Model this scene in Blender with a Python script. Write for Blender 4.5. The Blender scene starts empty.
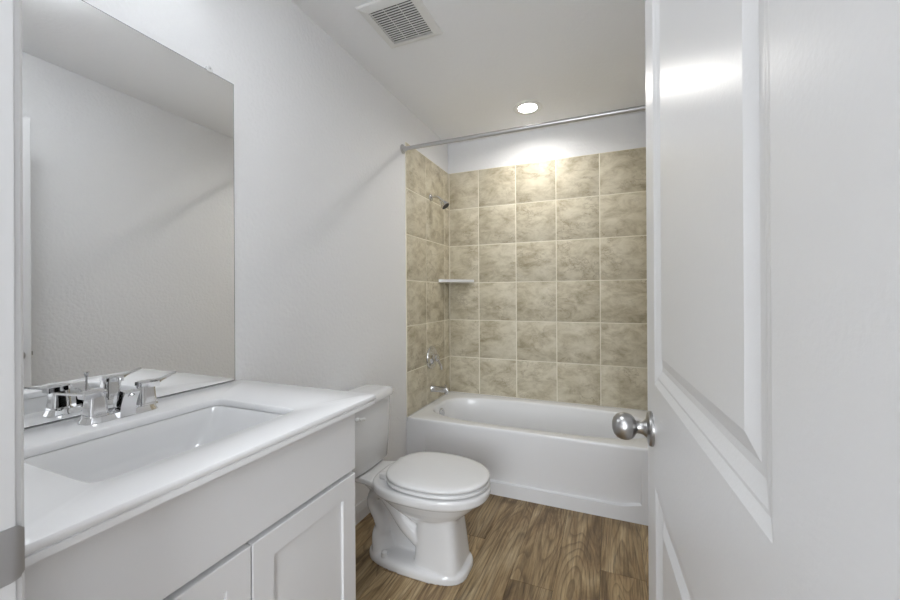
import bpy, bmesh, math, random
from mathutils import Vector, Matrix, Euler
C = bpy.context.scene.collection
PI = math.pi
random.seed(7)

# ------------------------------------------------------------------ camera
cam_d = bpy.data.cameras.new('camera'); cam = bpy.data.objects.new('camera', cam_d); C.objects.link(cam)
YAW, PITCH, ROLL = 0.394587, 0.001106, -0.00564
cam_d.sensor_width = 36.0; cam_d.lens = 383.172 * 36.0 / 900.0
cam_d.shift_y = -5.446 / 900.0; cam_d.clip_start = 0.01
fw = Vector((-math.sin(YAW), math.cos(YAW), 0)); rt = Vector((math.cos(YAW), math.sin(YAW), 0)); up = Vector((0, 0, 1))
f2 = fw * math.cos(PITCH) + up * math.sin(PITCH); u2 = up * math.cos(PITCH) - fw * math.sin(PITCH)
r3 = rt * math.cos(ROLL) + u2 * math.sin(ROLL); u3 = u2 * math.cos(ROLL) - rt * math.sin(ROLL)
M = Matrix((r3, u3, -f2)).transposed().to_4x4(); M.translation = Vector((1.2326, 0.0, 1.1908))
cam.matrix_world = M
bpy.context.scene.camera = cam

# ------------------------------------------------------------------ world, exposure, lamp strengths
w = bpy.data.worlds.new('world'); bpy.context.scene.world = w; w.use_nodes = True
w.node_tree.nodes['Background'].inputs[0].default_value = (0.8, 0.85, 0.9, 1); w.node_tree.nodes['Background'].inputs[1].default_value = 0.3
vs = bpy.context.scene.view_settings
vs.view_transform = 'Standard'; vs.look = 'None'; vs.gamma = 1.0; vs.use_curve_mapping = False
EXPOSURE = 1.87
vs.exposure = EXPOSURE
TUB_LAMP = 56.0       # emission of the recessed lens over the tub
VANITY_LAMP = 2.2    # emission of each vanity bulb
ROOM_FILL = 6.5       # emission of the unseen lamp added inside the door as fill
HALL_FILL = 6.0        # emission of the unseen hall lamp, added as fill

FILL_WATTS = 17.0      # watts of the area light added behind the camera as soft fill
WX0, WX1, WZ0, WZ1 = 0.85, 1.85, 0.80, 2.10
ad = bpy.data.lights.new('fill_area', 'AREA'); ad.shape = 'RECTANGLE'; ad.size = WX1 - WX0; ad.size_y = WZ1 - WZ0
ad.energy = FILL_WATTS; ad.color = (0.92, 0.96, 1.0)
ao = bpy.data.objects.new('fill_area', ad); C.objects.link(ao)
ao.location = ((WX0 + WX1) / 2, -1.79, (WZ0 + WZ1) / 2); ao.rotation_euler = (PI / 2, 0, 0)

# ------------------------------------------------------------------ materials
def lin(c): return tuple((x / 12.92 if x <= 0.04045 else ((x + 0.055) / 1.055) ** 2.4) for x in c)
def mat(name, col, rough=0.5, metal=0.0, spec=0.5, emit=0.0, coat=0.0):
    m = bpy.data.materials.new(name); m.use_nodes = True
    b = m.node_tree.nodes['Principled BSDF']
    b.inputs['Base Color'].default_value = (*col, 1); b.inputs['Roughness'].default_value = rough
    b.inputs['Metallic'].default_value = metal; b.inputs['Specular IOR Level'].default_value = spec
    b.inputs['Coat Weight'].default_value = coat
    if emit: b.inputs['Emission Color'].default_value = (*col, 1); b.inputs['Emission Strength'].default_value = emit
    return m
def nd(m, t, **kw):
    n = m.node_tree.nodes.new(t)
    for k, v in kw.items(): setattr(n, k, v)
    return n
def lk(m, a, b): m.node_tree.links.new(a, b)
def bump(m, scale, strength, dist, detail=3.0, stretch=None):
    tc = nd(m, 'ShaderNodeTexCoord'); n = nd(m, 'ShaderNodeTexNoise'); b = nd(m, 'ShaderNodeBump')
    n.inputs['Scale'].default_value = scale; n.inputs['Detail'].default_value = detail
    src = tc.outputs['Object']
    if stretch:
        mp = nd(m, 'ShaderNodeMapping'); mp.inputs['Scale'].default_value = stretch; lk(m, src, mp.inputs['Vector']); src = mp.outputs[0]
    lk(m, src, n.inputs['Vector'])
    b.inputs['Strength'].default_value = strength; b.inputs['Distance'].default_value = dist
    lk(m, n.outputs['Fac'], b.inputs['Height']); lk(m, b.outputs[0], m.node_tree.nodes['Principled BSDF'].inputs['Normal'])
    return m
WALL = bump(mat('wall_paint', (0.865, 0.868, 0.88), 0.75), 62, 0.55, 0.006, 3)
CEIL = bump(mat('ceiling_paint', (0.925, 0.935, 0.955), 0.85), 70, 0.3, 0.004, 3)
TRIM = mat('trim_paint', (0.68, 0.68, 0.685), 0.35)
DOORM = bump(mat('door_paint', (0.715, 0.715, 0.72), 0.33), 200, 0.22, 0.001, 3)
CAB = mat('cabinet_paint', (0.80, 0.80, 0.81), 0.42)
MARBLE = mat('cultured_marble', (0.87, 0.87, 0.88), 0.18)
PORC = mat('porcelain', (0.78, 0.78, 0.785), 0.12, coat=0.3)
SEATM = mat('seat_plastic', (0.75, 0.75, 0.755), 0.22)
TUBM = mat('tub_enamel', (0.82, 0.825, 0.84), 0.18)
CHROME = mat('chrome', (0.76, 0.76, 0.77), 0.07, 1.0)
NICKEL = mat('brushed_nickel', (0.40, 0.395, 0.39), 0.30, 1.0)
STEEL = mat('satin_steel', (0.55, 0.55, 0.56), 0.35, 1.0)
DARK = mat('dark_void', (0.03, 0.03, 0.03), 0.8)
RUBBER = mat('dark_rubber', (0.05, 0.05, 0.05), 0.6)
TUBCHROME = mat('tub_chrome', (0.66, 0.66, 0.67), 0.10, 1.0)
PLASTIC = mat('white_plastic', (0.80, 0.80, 0.79), 0.4)
CLEAR = mat('clear_plastic', (0.85, 0.86, 0.86), 0.08, spec=0.8)
SILVER = mat('mirror_silver', (0.96, 0.965, 0.965), 0.0, 1.0)
MEDGE = mat('mirror_edge', (0.10, 0.11, 0.11), 0.4)
GROUT = mat('grout', lin((0.95, 0.93, 0.87)), 0.85)
LENS = mat('lamp_lens', (1.0, 0.97, 0.92), 0.4, emit=TUB_LAMP)
BULB = mat('vanity_bulb', (0.92, 0.96, 1.0), 0.4, emit=VANITY_LAMP)
ROOM_FILL_GLASS = mat('room_fill_glass', (0.92, 0.96, 1.0), 0.4, emit=ROOM_FILL)
HALL_FILL_GLASS = mat('hall_fill_glass', (0.92, 0.96, 1.0), 0.4, emit=HALL_FILL)

def ramp(m, pts):
    r = nd(m, 'ShaderNodeValToRGB'); e = r.color_ramp.elements
    while len(e) < len(pts): e.new(0.5)
    for i, (p, c) in enumerate(pts): e[i].position = p; e[i].color = (*lin(c), 1)
    return r
def island_coords(m, scale, mul):
    """object coordinates shifted by a random amount for every loose piece (tile, plank)"""
    tc = nd(m, 'ShaderNodeTexCoord'); g = nd(m, 'ShaderNodeNewGeometry')
    v = nd(m, 'ShaderNodeVectorMath', operation='SCALE'); v.inputs[0].default_value = mul
    lk(m, g.outputs['Random Per Island'], v.inputs['Scale'])
    a = nd(m, 'ShaderNodeVectorMath', operation='ADD'); lk(m, tc.outputs['Object'], a.inputs[0]); lk(m, v.outputs[0], a.inputs[1])
    mp = nd(m, 'ShaderNodeMapping'); mp.inputs['Scale'].default_value = scale; lk(m, a.outputs[0], mp.inputs['Vector'])
    return mp, g
def noise(m, vec, scale, detail, rough=0.55, dist=0.0):
    n = nd(m, 'ShaderNodeTexNoise'); n.inputs['Scale'].default_value = scale; n.inputs['Detail'].default_value = detail
    n.inputs['Roughness'].default_value = rough; n.inputs['Distortion'].default_value = dist
    lk(m, vec, n.inputs['Vector']); return n
def mix(m, a, b, fac, mode='MIX'):
    x = nd(m, 'ShaderNodeMix', data_type='RGBA', blend_type=mode)
    for sock, v in ((x.inputs[6], a), (x.inputs[7], b), (x.inputs[0], fac)):
        if isinstance(v, (int, float)): sock.default_value = v
        elif isinstance(v, tuple): sock.default_value = (*v, 1)
        else: lk(m, v, sock)
    return x.outputs[2]
def math_(m, op, a, b=0.0):
    x = nd(m, 'ShaderNodeMath', operation=op)
    for s, v in zip(x.inputs, (a, b)):
        if isinstance(v, (int, float)): s.default_value = v
        else: lk(m, v, s)
    return x.outputs[0]

# ceramic tile: beige, cloudy, thin brown veins
TILE = mat('beige_tile', (0.5, 0.45, 0.36), 0.5)
mp, g = island_coords(TILE, (1, 1, 1), (37.0, 53.0, 71.0))
rot = nd(TILE, 'ShaderNodeMapping'); rot.inputs['Rotation'].default_value = (0.6, 0.6, 0.5); rot.inputs['Scale'].default_value = (1.0, 1.0, 1.7); lk(TILE, mp.outputs[0], rot.inputs['Vector'])
n1 = noise(TILE, rot.outputs[0], 7.5, 10, 0.70, 0.35)
r1 = ramp(TILE, [(0.32, (0.640, 0.598, 0.500)), (0.44, (0.745, 0.708, 0.615)), (0.54, (0.815, 0.784, 0.700)), (0.70, (0.870, 0.842, 0.770))])
lk(TILE, n1.outputs['Fac'], r1.inputs[0])
n2 = noise(TILE, rot.outputs[0], 5.0, 9, 0.66, 0.5)
v1 = math_(TILE, 'ABSOLUTE', math_(TILE, 'SUBTRACT', n2.outputs['Fac'], 0.5))
r2 = ramp(TILE, [(0.0, (1, 1, 1)), (0.012, (0.45, 0.45, 0.45)), (0.04, (0, 0, 0))]); lk(TILE, v1, r2.inputs[0])
n3 = noise(TILE, mp.outputs[0], 4.2, 3); r3_ = ramp(TILE, [(0.44, (0, 0, 0)), (0.60, (0.9, 0.9, 0.9))]); lk(TILE, n3.outputs['Fac'], r3_.inputs[0])
fac = math_(TILE, 'MULTIPLY', r2.outputs[0], r3_.outputs[0])
col = mix(TILE, r1.outputs[0], lin((0.57, 0.515, 0.41)), fac)
lk(TILE, col, TILE.node_tree.nodes['Principled BSDF'].inputs['Base Color'])

# wood-look vinyl planks: long grain, arching growth rings, fine pores
WOOD = mat('wood_vinyl', (0.2, 0.13, 0.08), 0.5)
mp, g = island_coords(WOOD, (1.0, 0.16, 1.0), (13.0, 29.0, 0.0))
na = noise(WOOD, mp.outputs[0], 11.0, 6, 0.62, 1.1)
rings = math_(WOOD, 'FRACT', math_(WOOD, 'MULTIPLY', noise(WOOD, mp.outputs[0], 5.0, 2, 0.42, 0.4).outputs['Fac'], 22.0))
mpf = nd(WOOD, 'ShaderNodeMapping'); mpf.inputs['Scale'].default_value = (1.0, 0.22, 1.0); lk(WOOD, mp.outputs[0], mpf.inputs['Vector'])
nf = noise(WOOD, mpf.outputs[0], 120.0, 6, 0.7)
ra = ramp(WOOD, [(0.30, (0.430, 0.340, 0.230)), (0.43, (0.640, 0.535, 0.385)), (0.56, (0.770, 0.670, 0.510)), (0.72, (0.87, 0.785, 0.640))]); lk(WOOD, na.outputs['Fac'], ra.inputs[0])
rr_ = ramp(WOOD, [(0.0, (0.0, 0.0, 0.0)), (0.55, (0.15, 0.15, 0.15)), (0.9, (0.75, 0.75, 0.75)), (1.0, (0.0, 0.0, 0.0))]); lk(WOOD, rings, rr_.inputs[0])
c1 = mix(WOOD, ra.outputs[0], lin((0.40, 0.31, 0.205)), math_(WOOD, 'MULTIPLY', rr_.outputs[0], 1.0))
rf = ramp(WOOD, [(0.36, (0.50, 0.48, 0.46)), (0.58, (1.0, 1.0, 1.0))]); lk(WOOD, nf.outputs['Fac'], rf.inputs[0])
c2 = mix(WOOD, c1, rf.outputs[0], 0.62, 'MULTIPLY')
rp = ramp(WOOD, [(0.0, (0.80, 0.79, 0.78)), (1.0, (1.0, 1.0, 1.0))]); lk(WOOD, g.outputs['Random Per Island'], rp.inputs[0])
c3 = mix(WOOD, c2, rp.outputs[0], 1.0, 'MULTIPLY')
lk(WOOD, c3, WOOD.node_tree.nodes['Principled BSDF'].inputs['Base Color'])

# ------------------------------------------------------------------ mesh helpers
def wloc(o):
    l = Vector((0, 0, 0))
    while o is not None: l += o.location; o = o.parent
    return l
def finish(me, angle=35):
    for p in me.polygons: p.use_smooth = True
    me.set_sharp_from_angle(angle=math.radians(angle))
def obj(name, bm, m, parent=None, angle=35, local=False, recalc=True):
    if recalc: bmesh.ops.recalc_face_normals(bm, faces=bm.faces)
    if parent is not None and not local: bmesh.ops.translate(bm, verts=bm.verts, vec=-wloc(parent))
    me = bpy.data.meshes.new(name); bm.to_mesh(me); bm.free()
    for x in (m if isinstance(m, (list, tuple)) else [m]): me.materials.append(x)
    finish(me, angle)
    o = bpy.data.objects.new(name, me); C.objects.link(o)
    if parent is not None: o.parent = parent
    return o
def tag(o, label, cat, group=None):
    o['label'] = label; o['category'] = cat
    if group: o['group'] = group
    return o
def thing(name, label, cat, loc=(0, 0, 0), rotz=0.0, group=None):
    o = bpy.data.objects.new(name, None); o.empty_display_size = 0.05; C.objects.link(o)
    o.location = loc; o.rotation_euler = (0, 0, rotz)
    return tag(o, label, cat, group)
def struct(o, label=None, cat=None):
    o['kind'] = 'structure'
    if label: o['label'] = label; o['category'] = cat
    return o
def box(bm, lo, hi, bevel=0.0, seg=2, mi=0):
    r = bmesh.ops.create_cube(bm, size=1.0)
    lo = Vector(lo); hi = Vector(hi); s = hi - lo
    for v in r['verts']: v.co = Vector((lo[i] + (v.co[i] + 0.5) * s[i] for i in range(3)))
    fs = {f for v in r['verts'] for f in v.link_faces}
    for f in fs: f.material_index = mi
    if bevel:
        es = list({e for v in r['verts'] for e in v.link_edges})
        bmesh.ops.bevel(bm, geom=es, offset=bevel, segments=seg, affect='EDGES', profile=0.5)
    return bm
def B(lo, hi, bevel=0.0, seg=2):
    return box(bmesh.new(), lo, hi, bevel, seg)
def loft(bm, rings, cap0=True, cap1=True, closed=True):
    vr = [[bm.verts.new(p) for p in r] for r in rings]
    n = len(vr[0])
    for a, b in zip(vr, vr[1:]):
        for i in range(n if closed else n - 1):
            j = (i + 1) % n
            bm.faces.new((a[i], a[j], b[j], b[i]))
    if cap0: bm.faces.new(list(reversed(vr[0])))
    if cap1: bm.faces.new(vr[-1])
    return vr
def lathe(bm, prof, origin, axis, n=32, cap0=True, cap1=True):
    """prof: (radius, distance along axis)"""
    q = Vector((0, 0, 1)).rotation_difference(Vector(axis).normalized()); o = Vector(origin)
    rings = [[o + q @ Vector((max(r, 1e-5) * math.cos(2 * PI * i / n), max(r, 1e-5) * math.sin(2 * PI * i / n), d)) for i in range(n)] for r, d in prof]
    loft(bm, rings, cap0, cap1); return bm
def spline(pts, k=8):
    P = [Vector(p) for p in pts]; out = []
    for i in range(len(P) - 1):
        p0 = P[max(i - 1, 0)]; p1 = P[i]; p2 = P[i + 1]; p3 = P[min(i + 2, len(P) - 1)]
        for j in range(k):
            t = j / k
            out.append(0.5 * ((2 * p1) + (p2 - p0) * t + (2 * p0 - 5 * p1 + 4 * p2 - p3) * t * t + (3 * p1 - p0 - 3 * p2 + p3) * t ** 3))
    out.append(P[-1]); return out
def tube(bm, pts, rad, n=16):
    m = len(pts); R = rad if isinstance(rad, (list, tuple)) else [rad] * m
    if len(R) != m: R = [R[0] + (R[-1] - R[0]) * i / (m - 1) for i in range(m)] if len(R) == 2 else [R[min(int(i * (len(R) - 1) / (m - 1)), len(R) - 2)] + (R[min(int(i * (len(R) - 1) / (m - 1)), len(R) - 2) + 1] - R[min(int(i * (len(R) - 1) / (m - 1)), len(R) - 2)]) * ((i * (len(R) - 1) / (m - 1)) - min(int(i * (len(R) - 1) / (m - 1)), len(R) - 2)) for i in range(m)]
    rings = []; ref = None
    for i in range(m):
        t = (Vector(pts[min(i + 1, m - 1)]) - Vector(pts[max(i - 1, 0)])).normalized()
        if ref is None: ref = t.orthogonal().normalized()
        ref = (ref - t * ref.dot(t)).normalized(); b = t.cross(ref)
        rings.append([Vector(pts[i]) + ref * (R[i] * math.cos(2 * PI * j / n)) + b * (R[i] * math.sin(2 * PI * j / n)) for j in range(n)])
    loft(bm, rings); return bm
def sup(cx, cy, ax, ay, z, n, N=96, ax2=None):
    """superellipse ring, sampled by angle; ax2 = half length towards -x if different"""
    out = []
    for i in range(N):
        a = 2 * PI * i / N; c, s = math.cos(a), math.sin(a)
        r = (abs(c) ** n + abs(s) ** n) ** (-1.0 / n)
        out.append(Vector((cx + (ax if c >= 0 or ax2 is None else ax2) * c * r, cy + ay * s * r, z)))
    return out
def prism(bm, poly, lo, hi, axis='y'):
    """extrude a 2D outline: axis y -> outline is (x, z); axis x -> (y, z); axis z -> (x, y)"""
    def p3(p, t): return Vector((p[0], t, p[1])) if axis == 'y' else Vector((t, p[0], p[1])) if axis == 'x' else Vector((p[0], p[1], t))
    loft(bm, [[p3(p, lo) for p in poly], [p3(p, hi) for p in poly]]); return bm
def bev(bm, off, seg=2, angle=40):
    es = [e for e in bm.edges if len(e.link_faces) == 2 and e.calc_face_angle(0) > math.radians(angle)]
    bmesh.ops.bevel(bm, geom=es, offset=off, segments=seg, affect='EDGES', profile=0.5); return bm

# ------------------------------------------------------------------ room dimensions (m)
XR = 1.52; YF = 0.1945; YB = 2.937; H = 2.437
YT = 2.2057          # front of tub and of the tile
TT = 0.008           # tile thickness
TTOP = 2.1948; RIM = 0.394; PITCH_T = 0.302
HX0, HX1, HY0 = -0.5, 2.5, -1.7   # hallway behind the camera

# floor: planks running towards the tub
bm = bmesh.new(); pw = 0.1755; gap = 0.0006
x = 0.839 - pw * 8
while x < HX1 + 0.1:
    y = HY0 - 0.1 - random.random() * 1.2
    if abs(x - 0.839) < 0.01: y = 1.578 - 1.22 * 3
    while y < YB + 0.1:
        a, b_, c, d = max(x, HX0 - 0.1), max(y, HY0 - 0.1), min(x + pw, HX1 + 0.1), min(y + 1.22, YB + 0.1)
        if c > a and d > b_: box(bm, (a + gap, b_ + gap, -0.006), (c - gap, d - gap, 0.0), 0.0008, 1)
        y += 1.22
    x += pw
bmf = bm
fl = obj('floor', bmf, WOOD); struct(fl, 'brown wood-look plank floor running from door to tub', 'floor')
sub = obj('floor_slab', B((HX0 - 0.1, HY0 - 0.1, -0.1), (HX1 + 0.1, YB + 0.1, -0.004)), RUBBER); struct(sub)
sub.parent = fl
LX, LY, LR = 0.735, 2.562, 0.0605      # recessed light: its opening in the ceiling
bm = bmesh.new(); ca = ((HX0 + HX1) / 2, (HY0 + YB) / 2, (HX1 - HX0) / 2 + 0.1, (YB - HY0) / 2 + 0.1)
loft(bm, [sup(*ca, H + 0.1, 400, 64), sup(*ca, H, 400, 64), sup(LX, LY, LR, LR, H, 2, 64), sup(LX, LY, LR, LR, H + 0.05, 2, 64)])
struct(obj('ceiling', bm, CEIL), 'flat white ceiling over the bathroom', 'ceiling')
struct(obj('wall_left', B((-0.1, YF, 0), (0, YB, H)), WALL), 'white textured wall behind the mirror and the toilet', 'wall')
struct(obj('wall_back', B((-0.1, YB, 0), (XR + 0.1, YB + 0.1, H)), WALL), 'white wall above the tile at the far end of the tub', 'wall')
struct(obj('wall_right', B((XR, YF, 0), (XR + 0.1, YB, H)), WALL), 'white wall behind the open door, seen in the mirror', 'wall')
JL, JR, DH = 0.642, 1.395, 2.062
bm = bmesh.new()
loft(bm, [[Vector((x_, yy, z_)) for x_, z_ in ((HX0, 0), (JL, 0), (JL, DH), (JR, DH), (JR, 0), (HX1, 0), (HX1, H), (HX0, H))] for yy in (0.08, YF)])
struct(obj('wall_front', bm, WALL), 'white wall that holds the doorway around the camera', 'wall')
struct(obj('wall_hall_left', B((HX0 - 0.1, HY0, 0), (HX0, 0.195, H)), WALL), 'white hallway wall left of the doorway', 'wall')
struct(obj('wall_hall_right', B((HX1, HY0, 0), (HX1 + 0.1, 0.195, H)), WALL), 'white hallway wall right of the doorway', 'wall')
bm = bmesh.new(); O = [(HX0 - 0.1, 0), (HX1 + 0.1, 0), (HX1 + 0.1, H), (HX0 - 0.1, H)]; I = [(WX0, WZ0), (WX1, WZ0), (WX1, WZ1), (WX0, WZ1)]
rg = [[Vector((p[0], y_, p[1])) for p in q] for q, y_ in ((O, HY0), (O, HY0 - 0.1), (I, HY0 - 0.1), (I, HY0))]
loft(bm, rg + [rg[0]], False, False); bmesh.ops.remove_doubles(bm, verts=bm.verts, dist=1e-6)
struct(obj('wall_hall_back', bm, WALL), 'white hallway wall behind the camera', 'wall')
bm = bmesh.new()
for a, b_ in (((WX0, WZ0), (WX1, WZ0 + 0.04)), ((WX0, WZ1 - 0.04), (WX1, WZ1)), ((WX0, WZ0 + 0.04), (WX0 + 0.04, WZ1 - 0.04)), ((WX1 - 0.04, WZ0 + 0.04), (WX1, WZ1 - 0.04)), ((WX0 + 0.04, 1.43), (WX1 - 0.04, 1.47))): box(bm, (a[0], HY0 - 0.07, a[1]), (b_[0], HY0 - 0.03, b_[1]), 0.003)
struct(obj('fill_window', bm, TRIM), 'white window frame added behind the camera around the fill light', 'window')  # invented window, only there to frame the fill area light

# baseboards
def baseboard(name, label, p0, p1, nrm):
    prof = [(0, 0), (0.013, 0), (0.013, 0.055), (0.0115, 0.058), (0.0115, 0.066), (0.009, 0.072), (0.0075, 0.084), (0.005, 0.09), (0, 0.09)]
    a = Vector(p0); b_ = Vector(p1); n = Vector(nrm)
    bm = bmesh.new(); loft(bm, [[q + n * d + Vector((0, 0, z)) for d, z in prof] for q in (a, b_)])
    struct(obj(name, bm, TRIM, angle=25), label, 'baseboard')
baseboard('baseboard_left', 'white moulded baseboard behind the toilet', (0, 0.953, 0), (0, YT - 0.001, 0), (1, 0, 0))
baseboard('baseboard_right', 'white moulded baseboard under the wall behind the open door', (XR, YF, 0), (XR, YT - 0.001, 0), (-1, 0, 0))

# ------------------------------------------------------------------ tile surround (kept as part of the room)
def tiles(name, label, us, vs_, place):
    """us, vs_: cut lines; place(u, v, d) -> world, d = distance from the wall"""
    bm = bmesh.new(); g = 0.0062
    def bx(u0, v0, u1, v1, d0, d1, bevel, mi):
        p = place(u0, v0, d0); q = place(u1, v1, d1)
        box(bm, [min(a, b) for a, b in zip(p, q)], [max(a, b) for a, b in zip(p, q)], bevel, 2, mi)
    bx(us[0], vs_[0], us[-1], vs_[-1], 0.0, TT - 0.0016, 0, 1)
    if name == 'wall_tile_back':
        for u_ in (us[0], us[-1] - 0.0075): bx(u_, vs_[0], u_ + 0.0075, vs_[-1], 0.0, TT + 0.0070, 0.0022, 1)
    for i in range(len(us) - 1):
        for j in range(len(vs_) - 1):
            bx(us[i] + g / 2, vs_[j] + g / 2, us[i + 1] - g / 2, vs_[j + 1] - g / 2, 0.002, TT, 0.0009, 0)
    return struct(obj(name, bm, [TILE, GROUT], recalc=False), label, 'tile')
rows = [RIM + 0.0005] + [TTOP - PITCH_T * k for k in range(5, -1, -1)]
tiles('wall_tile_back', 'beige marbled tile above the long side of the tub', [TT, 0.265, 0.567, 0.869, 1.171, 1.473, XR - TT], rows, lambda u, v, d: (u, YB - d, v))
ycut = [YT, 2.4985, 2.8265, YB - TT * 0]
tiles('wall_tile_left', 'beige marbled tile behind the shower head and valve', ycut, rows, lambda u, v, d: (d, u, v))
tiles('wall_tile_right', 'beige marbled tile on the wall hidden by the open door', ycut, rows, lambda u, v, d: (XR - d, u, v))

# ------------------------------------------------------------------ door frame: jambs, stops, casings, strike plate
bm = bmesh.new()
JX = 0.6605; JXR = 1.3775
box(bm, (JL, 0.078, 0), (JX, YF, 2.045), 0.0015); box(bm, (JXR, 0.078, 0), (JR, YF, 2.045), 0.0015)
box(bm, (JL, 0.078, 2.045), (JR, YF, DH), 0.0015)
jamb = obj('trim_1', bm, TRIM); struct(jamb, 'white door frame at the left edge of the picture', 'door frame')
def casing(x0, x1, z0, z1, horizontal=False, ybase=YF, s=1):
    b_ = bmesh.new(); prof = [(0.0, 0.0), (0.0, 0.006), (0.004, 0.0095), (0.012, 0.0095), (0.016, 0.012), (0.05, 0.0145), (0.057, 0.011), (0.057, 0.0)]
    rings = []
    for t in ((z0, z1) if not horizontal else (x0, x1)):
        r = []
        for u, d in prof:
            if horizontal: r.append(Vector((t, ybase + s * d, z0 + u)))
            else: r.append(Vector((x0 + (x1 - x0) * u / 0.057, ybase + s * d, t)))
        rings.append(r)
    loft(b_, rings); return b_
CX = JX - 0.006; CXR = JXR + 0.006
obj('casing', casing(CX, CX - 0.057, 0, 2.108), TRIM, jamb); obj('casing', casing(CXR, CXR + 0.057, 0, 2.108), TRIM, jamb)
obj('casing', casing(CX, CXR, 2.051, 2.108, True), TRIM, jamb)
obj('casing', casing(CX, CX - 0.057, 0, 2.108, False, 0.08, -1), TRIM, jamb); obj('casing', casing(CXR, CXR + 0.057, 0, 2.108, False, 0.08, -1), TRIM, jamb)
obj('casing', casing(CX, CXR, 2.051, 2.108, True, 0.08, -1), TRIM, jamb)
bm = bmesh.new(); box(bm, (JX, 0.105, 0), (JX + 0.011, 0.15, 2.045), 0.002)
obj('door_stop', bm, TRIM, jamb); obj('door_stop', B((JXR - 0.011, 0.105, 0), (JXR, 0.15, 2.045), 0.002), TRIM, jamb)
obj('door_stop', B((JX + 0.011, 0.105, 2.034), (JXR - 0.011, 0.15, 2.045), 0.002), TRIM, jamb)
# strike plate: flat leaf on the jamb with a lip curling round its edge
bm = bmesh.new(); zc = 0.925; path = [(JX + 0.0005, 0.157), (JX + 0.0018, 0.160), (JX + 0.0018, 0.182), (JX + 0.0020, 0.190), (JX + 0.0012, 0.1965), (JX - 0.0012, 0.2012)]
hh = [0.0285, 0.0285, 0.0285, 0.0285, 0.0275, 0.0225]
r0, r1_ = [], []
K = 9
for (x_, y_), h_ in zip(path, hh):
    r0.append([Vector((x_, y_, zc - h_ + 2 * h_ * i / K)) for i in range(K + 1)]); r1_.append([Vector((x_ - 0.0013, y_, zc - h_ + 2 * h_ * i / K)) for i in range(K + 1)])
loft(bm, [a + list(reversed(b_)) for a, b_ in zip(r0, r1_)])
sp = obj('strike_plate', bm, STEEL, jamb); sp['label'] = 'satin steel strike plate with curled lip'

# ------------------------------------------------------------------ door (hinged on the right jamb, standing open)
DW, DHT, DTK = 0.699, 2.030, 0.035
dr = bpy.data.objects.new('door_1', None); C.objects.link(dr); dr.location = (1.33958, 0.21431, 0.0); dr.rotation_euler = (0, 0, 1.6195)
struct(dr, 'white two-panel door standing open at the right', 'door')
st, zl, zb, ztp, zbt = 0.1107, 0.8264, 1.0198, 1.925, 0.235
PROF = [(0.0, 0.0), (0.012, 0.0035), (0.0155, 0.0035), (0.031, 0.0080), (0.040, 0.0080), (0.058, 0.0028)]
bm = bmesh.new()
xs = [-0.014, st, DW + 0.015 - st, DW]; zs = [0.008, zbt, zl, zb, ztp, DHT + 0.008]
for side in (0, 1):
    yb = 0.0 if side == 0 else -DTK; sg = -1 if side == 0 else 1
    V = {}
    def gv(i, j):
        if (i, j) not in V: V[(i, j)] = bm.verts.new((xs[i], yb, zs[j]))
        return V[(i, j)]
    for i in range(3):
        for j in range(5):
            q = [gv(i, j), gv(i + 1, j), gv(i + 1, j + 1), gv(i, j + 1)]
            if i == 1 and j in (1, 3):
                prev = q
                for ins, dep in PROF[1:]:
                    ring = [bm.verts.new((xs[1] + ins, yb + sg * dep, zs[j] + ins)), bm.verts.new((xs[2] - ins, yb + sg * dep, zs[j] + ins)),
                            bm.verts.new((xs[2] - ins, yb + sg * dep, zs[j + 1] - ins)), bm.verts.new((xs[1] + ins, yb + sg * dep, zs[j + 1] - ins))]
                    for k in range(4): bm.faces.new((prev[k], prev[(k + 1) % 4], ring[(k + 1) % 4], ring[k]))
                    prev = ring
                bm.faces.new(prev)
            else: bm.faces.new(q)
    if side == 0: V0 = dict(V)
def strip(keys):
    for a, b_ in zip(keys, keys[1:]): bm.faces.new((V0[a], V0[b_], V[b_], V[a]))
strip([(i, 0) for i in range(4)]); strip([(i, 5) for i in range(4)]); strip([(0, j) for j in range(6)]); strip([(3, j) for j in range(6)])
bmesh.ops.recalc_face_normals(bm, faces=bm.faces)
es = [e for e in bm.edges if all(v.co.x > DW - 1e-5 or v.co.x < 1e-5 for v in e.verts) and abs(e.verts[0].co.x - e.verts[1].co.x) < 1e-6 and abs(e.verts[0].co.y - e.verts[1].co.y) < 1e-6]
bmesh.ops.bevel(bm, geom=es, offset=0.002, segments=3, affect='EDGES', profile=0.5)
obj('door_slab', bm, DOORM, dr, angle=12, local=True)
KX, KZ = DW - 0.0625, 0.925
KN = [(0.0, 0.0), (0.0335, 0.0), (0.0335, 0.004), (0.031, 0.0075), (0.026, 0.009), (0.018, 0.0105), (0.0135, 0.016), (0.0115, 0.022), (0.0115, 0.027), (0.0135, 0.0295), (0.0185, 0.032), (0.0235, 0.037), (0.0262, 0.044), (0.0268, 0.050), (0.0258, 0.057), (0.0225, 0.064), (0.0165, 0.0695), (0.008, 0.0725), (0.0, 0.073)]
kn = obj('door_knob', lathe(bmesh.new(), KN[11:], (KX, 0, KZ), (0, 1, 0), 48), NICKEL, dr, local=True); kn['label'] = 'round brushed nickel knob'
ro = obj('rosette', lathe(bmesh.new(), KN[:12], (KX, 0, KZ), (0, 1, 0), 48), NICKEL, kn, local=True)
kn2 = obj('door_knob', lathe(bmesh.new(), KN[11:], (KX, -DTK, KZ), (0, -1, 0), 48), NICKEL, dr, local=True); kn2['label'] = 'round brushed nickel knob'
obj('rosette', lathe(bmesh.new(), KN[:12], (KX, -DTK, KZ), (0, -1, 0), 48), NICKEL, kn2, local=True)
bm = bmesh.new(); box(bm, (DW - 0.001, -0.03, KZ - 0.028), (DW + 0.0012, -0.006, KZ + 0.028), 0.0006); 
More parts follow.
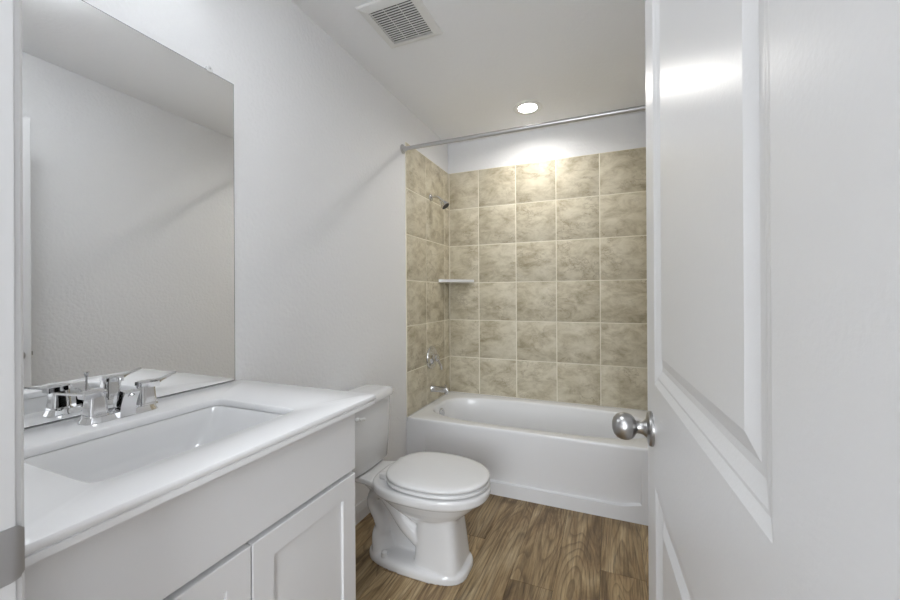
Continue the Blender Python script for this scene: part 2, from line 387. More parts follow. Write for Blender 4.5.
la = obj('latch_plate', bm, STEEL, dr, local=True)
bm = bmesh.new(); prism(bm, [(DW, -0.026), (DW + 0.011, -0.026), (DW + 0.011, -0.022), (DW + 0.002, -0.011), (DW, -0.011)], KZ - 0.009, KZ + 0.009, 'z')
obj('latch_bolt', bm, NICKEL, la, local=True)
for hz in (0.25, 1.02, 1.80):
    bm = bmesh.new(); lathe(bm, [(0.0055, -0.045), (0.0055, 0.045)], (-0.002, -DTK - 0.004, hz), (0, 0, 1), 16); box(bm, (-0.0015, -DTK, hz - 0.044), (0.0005, -0.006, hz + 0.044))
    h_ = obj('hinge', bm, STEEL, dr, local=True)

# ------------------------------------------------------------------ vanity cabinet
VY0, VY1, VX = YF + 0.002, 0.951, 0.533
va = thing('vanity_cabinet', 'white shaker vanity cabinet under the sink counter', 'cabinet', (0.27, 0.573, 0))
bm = bmesh.new(); 
q_ = lambda i, z: [Vector((0.003 + i, VY0 + i, z)), Vector((VX - 0.0195 - i, VY0 + i, z)), Vector((VX - 0.0195 - i, VY1 - i, z)), Vector((0.003 + i, VY1 - i, z))]
loft(bm, [q_(0, 0.10), q_(0, 0.8605), q_(0.016, 0.8605), q_(0.016, 0.118)]); obj('cabinet_body', bm, CAB, va)
obj('toe_kick', B((0.003, VY0 + 0.002, 0.0), (VX - 0.095, VY1 - 0.002, 0.10)), CAB, va)
def front_slab(y0, y1, z0, z1, recess):
    bm = bmesh.new(); e = 0.0022
    def R(x_, i): return [Vector((x_, y0 + i, z0 + i)), Vector((x_, y1 - i, z0 + i)), Vector((x_, y1 - i, z1 - i)), Vector((x_, y0 + i, z1 - i))]
    rings = [R(VX - 0.019, 0), R(VX - e, 0), R(VX - e * 0.3, e * 0.3), R(VX, e)]
    if recess: rings += [R(VX, 0.0555), R(VX - 0.001, 0.0565), R(VX - 0.0065, 0.057)]
    loft(bm, rings); return bm
obj('false_front', front_slab(VY0 + 0.010, 0.9415, 0.678, 0.853, False), CAB, va, angle=20)
for (a, b_), hy in (((0.5868, 0.9415), 0), ((VY0 + 0.010, 0.5832), 0)):
    obj('cabinet_door', front_slab(a, b_, 0.128, 0.6655, True), CAB, va, angle=20)

# countertop with rectangular basin
CT = 0.891; cy0, cy1, cxd = YF + 0.0025, 0.9885, 0.578
ct = thing('countertop', 'white solid counter with a rectangular sink below the mirror', 'countertop', (0.29, 0.59, 0.8615))
ccx, ccy, hax, hay = (cxd + 0.0015) / 2, (cy0 + cy1) / 2, (cxd - 0.0015) / 2, (cy1 - cy0) / 2
SX, SY, SA, SB = 0.3160, 0.5630, 0.152, 0.2150
N = 128
def outer(i, z): return sup(ccx, ccy, hax - i, hay - i, z, 140, N)
def hole(i, z, n=16, j=None): return sup(SX, SY, SA - i, SB - (i if j is None else j), z, n, N)
bm = bmesh.new()
loft(bm, [hole(-0.012, 0.8625), outer(0.006, 0.8620), outer(0.0028, 0.8630), outer(0.0024, 0.8735), outer(0.0050, 0.8748), outer(0.0050, 0.8762), outer(0.0012, 0.8775), outer(0.0, 0.8795), outer(0.0, 0.887), outer(0.0012, 0.8898), outer(0.004, CT), hole(-0.0045, CT), hole(-0.0015, CT - 0.0015), hole(0, CT - 0.0045), hole(0.0, CT - 0.017), hole(-0.0005, CT - 0.019)], False, False)
obj('counter_slab', bm, MARBLE, ct, angle=40)
bm = bmesh.new()
ring = [hole(-0.011, CT - 0.0195, 14), hole(-0.002, CT - 0.0195, 14), hole(0.001, CT - 0.023, 12), hole(0.006, CT - 0.050, 10, 0.018), hole(0.013, CT - 0.085, 8, 0.040), hole(0.019, CT - 0.105, 7, 0.055), hole(0.030, CT - 0.118, 6, 0.070), hole(0.050, CT - 0.1235, 5, 0.092), hole(0.09, CT - 0.1265, 3.5, 0.13), sup(SX, SY, 0.024, 0.024, CT - 0.128, 2, N)]
loft(bm, ring, False, True)
ba = obj('sink_basin', bm, PORC, ct, angle=60)
bm = lathe(bmesh.new(), [(0.0, -0.0035), (0.0225, -0.0035), (0.0225, 0.0005), (0.019, 0.0015), (0.015, 0.0005), (0.014, 0.004), (0.008, 0.0055), (0, 0.006)], (SX, SY, CT - 0.127), (0, 0, 1), 32)
obj('drain', bm, CHROME, ba)

# ------------------------------------------------------------------ faucet
FX, FY, FZ = 0.088, 0.574, CT + 0.0005
fa = thing('faucet', 'chrome two-handle centerset faucet behind the sink', 'faucet', (FX, FY, FZ))
def rr(cx, cy, ax, ay, z, n=7, N=48): return sup(cx, cy, ax, ay, z, n, N)
bm = bmesh.new(); loft(bm, [rr(FX, FY, 0.0275, 0.0785, FZ, 5), rr(FX, FY, 0.0265, 0.0775, FZ + 0.003, 5), rr(FX, FY, 0.0235, 0.0745, FZ + 0.009, 5), rr(FX, FY, 0.0222, 0.0732, FZ + 0.0135, 5), rr(FX, FY, 0.020, 0.071, FZ + 0.0145, 5)])
obj('base_plate', bm, CHROME, fa)
def handle(cy, sgn):
    hb = bmesh.new()
    loft(hb, [rr(FX, cy, 0.0225, 0.0215, FZ + 0.0142), rr(FX, cy, 0.0215, 0.0205, FZ + 0.0180), rr(FX, cy, 0.0190, 0.0185, FZ + 0.0184), rr(FX, cy, 0.0188, 0.0183, FZ + 0.0204), rr(FX, cy, 0.0200, 0.0195, FZ + 0.0208), rr(FX, cy, 0.0175, 0.0170, FZ + 0.050), rr(FX, cy, 0.0165, 0.0160, FZ + 0.066), rr(FX, cy, 0.0150, 0.0145, FZ + 0.0685)])
    h = obj('handle', hb, CHROME, fa, angle=25)
    lb = bmesh.new(); rings = []
    prof = [(-0.017, 0.0150, 0.0745, 0.010), (-0.010, 0.0170, 0.0755, 0.015), (0.012, 0.0170, 0.0755, 0.017), (0.026, 0.0165, 0.0750, 0.017), (0.0285, 0.0125, 0.0742, 0.0085), (0.040, 0.0090, 0.0765, 0.0055), (0.058, 0.0080, 0.0815, 0.0048), (0.074, 0.0075, 0.0860, 0.0042), (0.077, 0.0055, 0.0865, 0.003)]
    for d, hw, zt, th in prof:
        y_ = cy + sgn * d
        rings.append([Vector((FX - hw, y_, FZ + zt - th)), Vector((FX + hw, y_, FZ + zt - th)), Vector((FX + hw, y_, FZ + zt - th * 0.25)), Vector((FX + hw * 0.75, y_, FZ + zt)), Vector((FX - hw * 0.75, y_, FZ + zt)), Vector((FX - hw, y_, FZ + zt - th * 0.25))])
    loft(lb, rings); obj('lever', lb, CHROME, h, angle=25)
handle(FY - 0.051, -1); handle(FY + 0.057, 1)
bm = bmesh.new()
SPT = [(0.001, 0.002), (0.001, 0.022), (0.0035, 0.040), (0.009, 0.054), (0.019, 0.0630), (0.036, 0.0670), (0.051, 0.0655), (0.0525, 0.0625), (0.050, 0.0580), (0.044, 0.0480), (0.038, 0.0360), (0.034, 0.0220), (0.0320, 0.002)]
loft(bm, [[Vector((FX + d, y_, FZ + z_)) for d, z_ in SPT] for y_ in (FY - 0.0165, FY + 0.0165)]); bev(bm, 0.0016, 2, 60)
spo = obj('spout', bm, CHROME, fa, angle=30)
obj('aerator', lathe(bmesh.new(), [(0.0, -0.002), (0.007, -0.002), (0.008, 0.004), (0.0, 0.004)], (FX + 0.0445, FY, FZ + 0.056), (0.6, 0, -1), 24), CHROME, spo)
bm = lathe(bmesh.new(), [(0.0026, 0.010), (0.0026, 0.078), (0.0034, 0.085), (0.0052, 0.0925), (0.0065, 0.096), (0.0065, 0.0975), (0.0, 0.0985)], (FX - 0.006, FY + 0.002, FZ), (0, 0, 1), 20)
obj('lift_rod', bm, CHROME, fa)

# ------------------------------------------------------------------ mirror
mi = thing('mirror', 'large frameless mirror on the wall above the counter', 'mirror', (0.0, 0.585, CT + 0.002))
bm = B((0.0012, YF + 0.022, CT + 0.0025), (0.0062, 0.9605, 1.9415), 0.0); 
ff = max(bm.faces, key=lambda f: f.calc_center_median().x)
rim_ = bmesh.ops.inset_region(bm, faces=[ff], thickness=0.0022, depth=0.0)
for f in bm.faces: f.material_index = 1
ff.material_index = 0
obj('mirror_glass', bm, [SILVER, MEDGE], mi, recalc=False)
for yy in (0.30, 0.8705):
    bm = bmesh.new(); lathe(bm, [(0.0, 0.0), (0.0105, 0.0), (0.0105, 0.0085), (0.0085, 0.0105), (0.0, 0.011)], (0.0, yy, 1.9465), (1, 0, 0), 20)
    cl = obj('mirror_clip', bm, CLEAR, mi); cl['label'] = 'clear round plastic mirror clip'
    obj('clip_screw', lathe(bmesh.new(), [(0.0032, 0.0), (0.0032, 0.001), (0.0, 0.0016)], (0.011, yy, 1.9485), (1, 0, 0), 12), STEEL, cl)

# ------------------------------------------------------------------ toilet
TY = 1.547
to = thing('toilet', 'white two-piece elongated toilet with closed lid beside the tub', 'toilet', (0.40, TY, 0))
def egg(xb, xf, hw, z, n=2.3, N=64, nb=3.0):
    xc = xb + (xf - xb) * 0.46; out = []
    for i in range(N):
        a = 2 * PI * i / N; c, s = math.cos(a), math.sin(a); e = n if c >= 0 else nb
        r = (abs(c) ** e + abs(s) ** e) ** (-1.0 / e)
        out.append(Vector((xc + ((xf - xc) if c >= 0 else (xc - xb)) * c * r, TY + hw * s * r, z)))
    return out
def remeshed(bm, voxel, smooth):
    bmesh.ops.recalc_face_normals(bm, faces=bm.faces)
    me = bpy.data.meshes.new('work'); bm.to_mesh(me); bm.free()
    o = bpy.data.objects.new('work', me); C.objects.link(o)
    m = o.modifiers.new('r', 'REMESH'); m.mode = 'VOXEL'; m.voxel_size = voxel; m.use_smooth_shade = True
    s = o.modifiers.new('s', 'SMOOTH'); s.iterations = smooth; s.factor = 0.5
    dg = bpy.context.evaluated_depsgraph_get(); dg.update()
    e = bpy.data.meshes.new_from_object(o.evaluated_get(dg))
    bpy.data.objects.remove(o); bpy.data.meshes.remove(me)
    out = bmesh.new(); out.from_mesh(e); bpy.data.meshes.remove(e); return out
bm = bmesh.new()
# foot
def foot(i, z): return [Vector((p.x, TY + (p.y - TY) * (0.93 + 0.07 * min(max((p.x - 0.25) / 0.2, 0), 1)), z)) for p in sup(0.435, TY, 0.240 - i, 0.126 - i, z, 3.2, 96)]
loft(bm, [foot(0, 0.0), foot(0, 0.022), foot(0.003, 0.030), foot(0.010, 0.036), foot(0.022, 0.039), foot(0.05, 0.040)])
# front column
def colr(x0, x1, hw, z): return sup((x0 + x1) / 2, TY, (x1 - x0) / 2, hw, z, 4.2, 64)
loft(bm, [colr(0.432, 0.655, 0.107, 0.02), colr(0.440, 0.650, 0.103, 0.06), colr(0.446, 0.640, 0.097, 0.14), colr(0.450, 0.630, 0.092, 0.215), colr(0.448, 0.630, 0.092, 0.255), colr(0.43, 0.64, 0.10, 0.30)])
# web between column and trapway
loft(bm, [sup(0.36, TY, 0.13, 0.018, 0.02, 4, 48), sup(0.36, TY, 0.13, 0.018, 0.16, 4, 48), sup(0.33, TY, 0.135, 0.022, 0.25, 4, 48), sup(0.33, TY, 0.165, 0.05, 0.33, 4, 48)])
# bowl
loft(bm, [egg(0.41, 0.56, 0.06, 0.19), egg(0.385, 0.610, 0.080, 0.215), egg(0.350, 0.650, 0.108, 0.245), egg(0.305, 0.692, 0.138, 0.283), egg(0.27, 0.722, 0.158, 0.313), egg(0.257, 0.736, 0.165, 0.325), egg(0.247, 0.752, 0.178, 0.332), egg(0.24, 0.760, 0.185, 0.341), egg(0.24, 0.761, 0.186, 0.362), egg(0.242, 0.757, 0.183, 0.372), egg(0.252, 0.745, 0.173, 0.376)])
# rear deck
bm2 = [(0.028, 0.100), (0.20, 0.103), (0.255, 0.120), (0.31, 0.160), (0.38, 0.175), (0.43, 0.165)]
for s_ in (1,):
    top = [Vector((x_, TY + h_, 0)) for x_, h_ in bm2] + [Vector((x_, TY - h_, 0)) for x_, h_ in reversed(bm2)]
    def dk(z, k): return [Vector((p.x, TY + (p.y - TY) * k, z)) for p in top]
    loft(bm, [dk(0.318, 0.60), dk(0.326, 0.78), dk(0.337, 0.94), dk(0.344, 1.0), dk(0.360, 1.0), dk(0.3645, 0.975)])
# trapway: up from the sump, over the weir, down to the outlet
bt = bmesh.new()
tube(bt, spline([(0.46, TY, 0.13), (0.39, TY, 0.175), (0.32, TY, 0.240), (0.262, TY, 0.278), (0.215, TY, 0.262), (0.203, TY, 0.220), (0.232, TY, 0.170), (0.254, TY, 0.130), (0.250, TY, 0.092), (0.262, TY, 0.03)], 6), [0.052, 0.048, 0.041, 0.036, 0.034, 0.033, 0.033, 0.038, 0.047, 0.056], 24)
for v in bt.verts: v.co.y = TY + (v.co.y - TY) * 1.75
mt_ = bpy.data.meshes.new('t'); bt.to_mesh(mt_); bt.free(); bm.from_mesh(mt_); bpy.data.meshes.remove(mt_)
tube(bm, spline([(0.06, TY, 0.335), (0.15, TY, 0.318), (0.215, TY, 0.28)], 6), [0.025, 0.032, 0.034], 20)
bo = obj('bowl', remeshed(bm, 0.004, 4), PORC, to, angle=180)
# bolt caps on the foot
for s_ in (-1, 1):
    bm = lathe(bmesh.new(), [(0.015, -0.004), (0.015, 0.011), (0.0135, 0.017), (0.008, 0.0205), (0.0, 0.021)], (0.305, TY + s_ * 0.092, 0.0385), (0, 0, 1), 20)
    obj('bolt_cap', bm, PORC, bo)
# seat (ring) and lid
N = 72
def er(xb, xf, hw, z): return egg(xb, xf, hw, z, 2.15, N, 2.6)
bm = bmesh.new()
sr = [er(0.38, 0.68, 0.108, 0.380), er(0.312, 0.749, 0.173, 0.3805), er(0.303, 0.757, 0.1805, 0.3845), er(0.303, 0.757, 0.1805, 0.391), er(0.310, 0.750, 0.175, 0.3965), er(0.38, 0.68, 0.108, 0.3955)]
loft(bm, sr + [sr[0]], False, False); bmesh.ops.remove_doubles(bm, verts=bm.verts, dist=1e-6)
se = obj('seat', bm, SEATM, to, angle=50)
for px_, py_ in ((0.45, 0.145), (0.45, -0.145), (0.68, 0.085), (0.68, -0.085)):
    obj('bumper', B((px_ - 0.012, TY + py_ - 0.006, 0.3745), (px_ + 0.012, TY + py_ + 0.006, 0.380), 0.001), SEATM, se)
bm = bmesh.new()
def el(i, z): return er(0.303 + i, 0.757 - i, 0.181 - i, z)
loft(bm, [el(0.012, 0.4010), el(0.005, 0.4010), el(0.0, 0.4050), el(0.0, 0.411), el(0.002, 0.4145), el(0.008, 0.4175), el(0.03, 0.4205), el(0.07, 0.4225), el(0.12, 0.4235)])
li = obj('seat_lid', bm, SEATM, to, angle=60)
for s_ in (-1, 1):
    bm = B((0.280, TY + s_ * 0.078 - 0.017, 0.3645), (0.320, TY + s_ * 0.078 + 0.017, 0.3985), 0.006, 3); obj('seat_hinge', bm, SEATM, to)
# tank
def tk(x0, x1, hy, z, bow=0.012, n=7, N=72):
    out = []
    for p in sup((x0 + x1) / 2, TY, (x1 - x0) / 2, hy, z, n, N):
        k = 1 - ((p.y - TY) / hy) ** 2
        out.append(Vector((p.x + (bow * k if p.x > (x0 + x1) / 2 else 0), p.y, z)))
    return out
bm = bmesh.new()
loft(bm, [tk(0.05, 0.155, 0.140, 0.368), tk(0.032, 0.172, 0.156, 0.370), tk(0.026, 0.178, 0.162, 0.378), tk(0.022, 0.184, 0.172, 0.50), tk(0.018, 0.190, 0.174, 0.66), tk(0.018, 0.190, 0.174, 0.686)])
tank = obj('tank', bm, PORC, to, angle=50)
bm = bmesh.new()
loft(bm, [tk(0.02, 0.197, 0.174, 0.6865), tk(0.012, 0.205, 0.182, 0.6875), tk(0.010, 0.207, 0.184, 0.692), tk(0.010, 0.207, 0.184, 0.707), tk(0.013, 0.204, 0.181, 0.714), tk(0.022, 0.195, 0.172, 0.7185), tk(0.05, 0.165, 0.16, 0.7205)])
obj('tank_lid', bm, PORC, to, angle=50)
bm = bmesh.new(); ly = TY - 0.142
lathe(bm, [(0.011, 0.0), (0.011, 0.008), (0.008, 0.012), (0.008, 0.016)], (0.196, ly, 0.640), (1, 0, 0), 20)
tube(bm, spline([(0.212, ly, 0.640), (0.215, ly + 0.012, 0.6395), (0.216, ly + 0.030, 0.637)], 5), [0.0075, 0.0062, 0.0085], 12)
obj('flush_lever', bm, PLASTIC, tank)
bm = bmesh.new(); lathe(bm, [(0.03, 0.3625), (0.03, 0.370)], (0.105, TY, 0), (0, 0, 1), 24); obj('tank_gasket', bm, RUBBER, to)

# ------------------------------------------------------------------ bathtub
tu = thing('bathtub', 'white alcove bathtub under the beige tile', 'bathtub', (0.76, 2.57, 0))
N = 192
tcx, tcy, tax, tay = 0.76, (YT + YB) / 2, 0.7585, (YB - 0.0015 - YT) / 2
def trect(i, z): return sup(tcx, tcy - 0.0007, tax - i, tay - i, z, 200, N)
bcx, bcy = 0.765, 2.563
def tb(ax, ay, z, n, dx=0.0): return sup(bcx + dx, bcy, ax, ay, z, n, N)
bm = bmesh.new()
loft(bm, [trect(0.0, 0.372), trect(0.0, 0.384), trect(0.0025, 0.3905), trect(0.008, 0.3935), trect(0.014, RIM),
          tb(0.700, 0.290, RIM - 0.001, 3.4), tb(0.694, 0.284, RIM - 0.003, 3.4), tb(0.688, 0.278, RIM - 0.009, 3.4), tb(0.684, 0.274, RIM - 0.02, 3.4),
          tb(0.672, 0.264, 0.30, 3.6), tb(0.650, 0.250, 0.18, 3.8), tb(0.630, 0.236, 0.115, 3.8), tb(0.605, 0.218, 0.088, 3.6), tb(0.55, 0.18, 0.076, 3.4), tb(0.40, 0.10, 0.072, 3), tb(0.03, 0.03, 0.070, 2)], False, True)
obj('tub_shell', bm, TUBM, tu, angle=60)
# apron with a shallow panel pressed into it
bm = bmesh.new()
def ss(a, b_, v): t = min(max((v - a) / (b_ - a), 0), 1); return t * t * (3 - 2 * t)
def lines(a, b_, fine, coarse, spots):
    out = [a]; 
    while out[-1] < b_ - 1e-6:
        near = min(abs(out[-1] - s) for s in spots); out.append(min(b_, out[-1] + (fine if near < 0.02 else coarse)))
    return out
XL = lines(0.0, XR, 0.002, 0.012, (0.14, 1.38)); ZL = lines(0.0, 0.372, 0.0015, 0.008, (0.078, 0.10))
def apron(x_, z_):
    px0, px1, pz0 = 0.14, 1.38, 0.076; cr = 0.05
    lift = 0.020 * (ss(0.50, 0.62, abs(x_ - 0.76))) 
    d = min(x_ - px0, px1 - x_); e = z_ - (pz0 + lift)
    m = min(d, e)
    k = ss(-0.0015, 0.0055, m)
    depth = 0.013 * (1 - ss(0.08, 0.35, z_)) * k
    return depth
grid = [[bm.verts.new((x_, YT + apron(x_, z_), z_)) for x_ in XL] for z_ in ZL]
for a, b_ in zip(grid, grid[1:]):
    for i in range(len(XL) - 1): bm.faces.new((a[i], a[i + 1], b_[i + 1], b_[i]))
back = [[bm.verts.new((x_, YT + 0.03, z_)) for x_ in (0.0, XR)] for z_ in (0.0, 0.372)]
bm.faces.new((back[0][0], back[0][1], back[1][1], back[1][0]))
bm.faces.new([back[0][0]] + grid[0] + [back[0][1]]); bm.faces.new([back[1][0]] + grid[-1] + [back[1][1]])
bm.faces.new([back[0][0], back[1][0]] + [r[0] for r in reversed(grid)]); bm.faces.new([back[0][1], back[1][1]] + [r[-1] for r in reversed(grid)])
obj('apron', bm, TUBM, tu, angle=40)
bm = lathe(bmesh.new(), [(0.034, -0.006), (0.034, 0.004), (0.030, 0.009), (0.018, 0.012), (0.0, 0.0125)], (bcx - 0.672, 2.567, 0.328), (1, 0, 0.12), 32)
ov = obj('overflow_plate', bm, TUBCHROME, tu)
for s_ in (-1, 1): obj('overflow_screw', lathe(bmesh.new(), [(0.004, 0), (0.004, 0.002), (0, 0.003)], (bcx - 0.672 + 0.0105, 2.567, 0.328 + s_ * 0.02), (1, 0, 0.12), 12), CHROME, ov)
obj('tub_drain', lathe(bmesh.new(), [(0.033, -0.002), (0.033, 0.002), (0.026, 0.004), (0.012, 0.003), (0, 0.006)], (bcx - 0.45, bcy, 0.0755), (0, 0, 1), 28), CHROME, tu)

# tub spout
sy, sz = 2.575, 0.497
ts = thing('tub_spout', 'chrome tub spout on the tile just above the tub rim', 'tub spout', (TT, sy, sz))
bm = bmesh.new(); rings = []
for d, ry, rz, dz in ((0.0, 0.026, 0.026, 0), (0.006, 0.026, 0.026, 0), (0.010, 0.0225, 0.0235, 0), (0.05, 0.0215, 0.0225, 0.0005), (0.10, 0.0205, 0.0215, 0.0), (0.125, 0.0195, 0.022, -0.0025), (0.134, 0.0165, 0.0195, -0.005), (0.137, 0.010, 0.014, -0.006)):
    rings.append([Vector((TT + d, sy + ry * math.cos(2 * PI * i / 28), sz + dz + rz * math.sin(2 * PI * i / 28))) for i in range(28)])
loft(bm, rings); obj('spout_body', bm, TUBCHROME, ts, angle=40)
obj('spout_outlet', lathe(bmesh.new(), [(0.013, 0), (0.013, 0.012), (0.0, 0.012)], (TT + 0.116, sy, sz - 0.021), (0, 0, -1), 20), TUBCHROME, ts)
obj('diverter_knob', lathe(bmesh.new(), [(0.0035, -0.004), (0.0035, 0.01), (0.0065, 0.012), (0.0065, 0.018), (0.0, 0.019)], (TT + 0.112, sy, sz + 0.0205), (0, 0, 1), 16), TUBCHROME, ts)
# valve
vz = 0.728
sv = thing('shower_valve', 'round chrome shower valve plate with lever above the tub spout', 'shower valve', (TT, sy, vz))
bm = lathe(bmesh.new(), [(0.086, 0.0), (0.086, 0.004), (0.083, 0.010), (0.074, 0.0125), (0.062, 0.0125), (0.050, 0.017), (0.040, 0.024), (0.035, 0.026)], (TT, sy, vz), (1, 0, 0), 48)
obj('escutcheon', bm, TUBCHROME, sv)
bm = lathe(bmesh.new(), [(0.030, 0.014), (0.029, 0.040), (0.026, 0.052), (0.019, 0.057), (0.0, 0.058)], (TT, sy, vz), (1, 0, 0), 32)
hn = obj('valve_handle', bm, TUBCHROME, sv)
bm = bmesh.new(); tube(bm, spline([(TT + 0.046, sy + 0.002, vz - 0.006), (TT + 0.060, sy + 0.014, vz - 0.034), (TT + 0.068, sy + 0.024, vz - 0.070), (TT + 0.068, sy + 0.028, vz - 0.090)], 5), [0.014, 0.012, 0.0105, 0.008], 16)
obj('valve_lever', bm, TUBCHROME, hn)
# shower head
hz = 1.915
sh = thing('wall_shower', 'small chrome shower head on a short arm near the tile top', 'shower head', (TT, sy, hz))
bm = lathe(bmesh.new(), [(0.027, 0.0), (0.027, 0.003), (0.022, 0.009), (0.012, 0.013), (0.0105, 0.013)], (TT, sy, hz), (1, 0, 0), 32); obj('arm_flange', bm, TUBCHROME, sh)
AP = spline([(TT, sy, hz), (TT + 0.035, sy, hz + 0.003), (TT + 0.065, sy, hz - 0.007), (TT + 0.088, sy, hz - 0.030)], 6)
obj('shower_arm', tube(bmesh.new(), AP, 0.0095, 16), TUBCHROME, sh)
ax = Vector((0.62, 0.0, -0.78)); e0 = Vector((TT + 0.082, sy, hz - 0.024))
bm = lathe(bmesh.new(), [(0.0115, 0.0), (0.0135, 0.004), (0.0135, 0.016), (0.016, 0.020), (0.027, 0.042), (0.0325, 0.056), (0.0325, 0.064), (0.029, 0.066)], e0, ax, 32, True, True)
hd = obj('spray_head', bm, TUBCHROME, sh)
bm = lathe(bmesh.new(), [(0.0285, 0.064), (0.0285, 0.0675), (0.0, 0.068)], e0, ax, 32); obj('spray_face', bm, RUBBER, hd)
# corner shelf
csz = 1.292
bm = bmesh.new(); L_ = 0.215; poly = [(TT, YB - TT), (TT + L_, YB - TT)]
for i in range(1, 12):
    a = PI / 2 * i / 12; q = 2.0
    poly.append((TT + L_ * (1 - math.sin(a)) ** 1.0 * 1.0 if False else TT + L_ * (math.cos(a) ** 1.55), YB - TT - L_ * (math.sin(a) ** 1.55)))
poly.append((TT, YB - TT - L_))
prism(bm, poly, csz, csz + 0.021, 'z'); bev(bm, 0.004, 3, 60)
cs = obj('corner_shelf', bm, PORC); tag(cs, 'white ceramic corner shelf set in the beige tile', 'shelf')
# curtain rod
ryy, rz = 2.1745, 2.1375
cr = thing('shower_rod', 'straight metal shower curtain rod spanning above the tub front', 'curtain rod', (0.0, ryy, rz))
obj('rod', tube(bmesh.new(), [(0.004, ryy, rz), (0.76, ryy, rz - 0.001), (XR - 0.004, ryy, rz - 0.002)], 0.0127, 24), STEEL, cr)
for xx, dd in ((0.0, 1), (XR, -1)):
    bm = lathe(bmesh.new(), [(0.030, 0.0), (0.030, 0.004), (0.026, 0.008), (0.0175, 0.011), (0.0165, 0.024), (0.013, 0.025)], (xx, ryy, rz), (dd, 0, 0), 32); obj('rod_flange', bm, STEEL, cr)

# ------------------------------------------------------------------ ceiling vent
vx0, vx1, vy0, vy1 = 0.2265, 0.5090, 1.372, 1.668
gx0, gx1, gy0, gy1 = 0.266, 0.474, 1.411, 1.636
ve = thing('exhaust_fan_vent', 'square white exhaust fan grille with dark slots on ceiling', 'vent', ((vx0 + vx1) / 2, (vy0 + vy1) / 2, H))
def rc(x0, x1, y0, y1, z): return [Vector((x0, y0, z)), Vector((x1, y0, z)), Vector((x1, y1, z)), Vector((x0, y1, z))]
bm = bmesh.new(); zt = H - 0.0005
loft(bm, [rc(gx0, gx1, gy0, gy1, zt), rc(vx0, vx1, vy0, vy1, zt), rc(vx0, vx1, vy0, vy1, zt - 0.004), rc(vx0 + 0.004, vx1 - 0.004, vy0 + 0.004, vy1 - 0.004, zt - 0.009), rc(gx0 - 0.003, gx1 + 0.003, gy0 - 0.003, gy1 + 0.003, zt - 0.0155), rc(gx0, gx1, gy0, gy1, zt - 0.0155), rc(gx0, gx1, gy0, gy1, zt)], False, False)
bmesh.ops.remove_doubles(bm, verts=bm.verts, dist=1e-6)
obj('vent_frame', bm, PLASTIC, ve, angle=10)
obj('vent_backing', B((gx0, gy0, zt - 0.0015), (gx1, gy1, zt)), DARK, ve)
NS = 16; ps = (gy1 - gy0) / NS
for i in range(NS):
    y_ = gy0 + ps * (i + 0.5)
    bm = bmesh.new(); prism(bm, [(y_ + 0.0010, zt - 0.0150), (y_ + 0.0065, zt - 0.0150), (y_ + 0.0065, zt - 0.0125), (y_ + 0.0010, zt - 0.0125)], gx0, gx1, 'x'); obj('slat', bm, PLASTIC, ve)
for k in (1, 2):
    x_ = gx0 + (gx1 - gx0) * k / 3; obj('rib', B((x_ - 0.0006, gy0, zt - 0.0125), (x_ + 0.0006, gy1, zt - 0.0085)), PLASTIC, ve)

# ------------------------------------------------------------------ recessed ceiling light over the tub
rl = thing('recessed_light', 'small round lit recessed light in the ceiling above the tub', 'ceiling light', (LX, LY, H))
bm = lathe(bmesh.new(), [(0.0595, -0.022), (0.0595, 0.001), (0.061, 0.0035), (0.078, 0.0075), (0.091, 0.006), (0.096, 0.0025), (0.096, 0.0004), (0.0600, 0.0004), (0.0600, -0.022), (0.0595, -0.022)], (LX, LY, H), (0, 0, -1), 64, False, False); bmesh.ops.remove_doubles(bm, verts=bm.verts, dist=1e-6)
obj('trim_ring', bm, PLASTIC, rl)
bm = lathe(bmesh.new(), [(0.0592, -0.022), (0.0592, -0.019), (0.056, -0.0175), (0.0, -0.016)], (LX, LY, H), (0, 0, -1), 48); obj('lens', bm, LENS, rl)

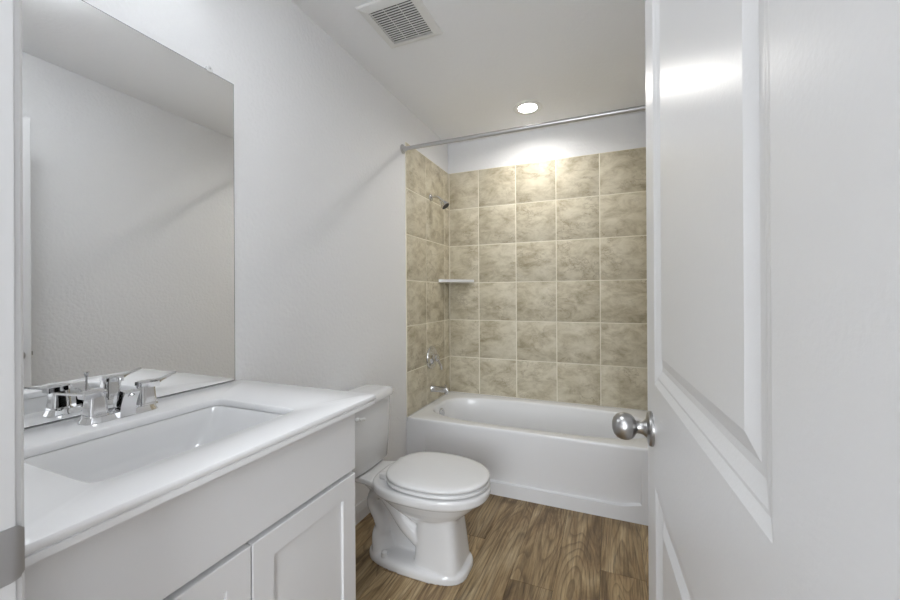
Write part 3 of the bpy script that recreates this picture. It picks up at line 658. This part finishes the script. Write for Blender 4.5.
# ------------------------------------------------------------------ vanity light over the mirror (above the frame) and unseen hall and room lamps added as fill
vl = thing('vanity_light', 'brushed metal bar light on the wall above the mirror', 'wall light', (0.0, 0.585, 2.34))
obj('back_bar', B((0.001, 0.36, 2.305), (0.022, 0.81, 2.375), 0.006), NICKEL, vl)
for yy in (0.43, 0.585, 0.74):
    bm = bmesh.new(); tube(bm, spline([(0.02, yy, 2.34), (0.07, yy, 2.35), (0.098, yy, 2.34), (0.10, yy, 2.31)], 5), 0.008, 12); a_ = obj('lamp_arm', bm, NICKEL, vl)
    bm = lathe(bmesh.new(), [(0.022, 0.0), (0.026, 0.004), (0.048, 0.075), (0.053, 0.115), (0.051, 0.115), (0.046, 0.075), (0.024, 0.008), (0.0, 0.006)], (0.10, yy, 2.315), (0, 0, -1), 32, True, True); obj('lamp_shade', bm, NICKEL, a_)
    bm = lathe(bmesh.new(), [(0.012, 0.02), (0.014, 0.04), (0.026, 0.068), (0.029, 0.085), (0.022, 0.105), (0.010, 0.112), (0.0, 0.113)], (0.10, yy, 2.315), (0, 0, -1), 24); obj('bulb', bm, BULB, a_)
hl = thing('hall_fill_light', 'round flush lamp added unseen in the hallway as fill light', 'ceiling light', (1.0, -0.8, H))
obj('fill_base', lathe(bmesh.new(), [(0.17, 0.0005), (0.17, 0.02), (0.16, 0.024)], (1.0, -0.8, H), (0, 0, -1), 40), NICKEL, hl)
obj('fill_dome', lathe(bmesh.new(), [(0.158, 0.024), (0.15, 0.05), (0.12, 0.078), (0.07, 0.095), (0.0, 0.10)], (1.0, -0.8, H), (0, 0, -1), 40), HALL_FILL_GLASS, hl)
fm = thing('room_fill_light', 'round flush lamp added unseen inside the bathroom door as fill light', 'ceiling light', (0.76, 0.66, H))
obj('fill_base', lathe(bmesh.new(), [(0.165, 0.0005), (0.165, 0.02), (0.155, 0.024)], (0.76, 0.66, H), (0, 0, -1), 40), NICKEL, fm)
obj('fill_dome', lathe(bmesh.new(), [(0.153, 0.024), (0.145, 0.045), (0.115, 0.065), (0.07, 0.077), (0.0, 0.082)], (0.76, 0.66, H), (0, 0, -1), 40), ROOM_FILL_GLASS, fm)
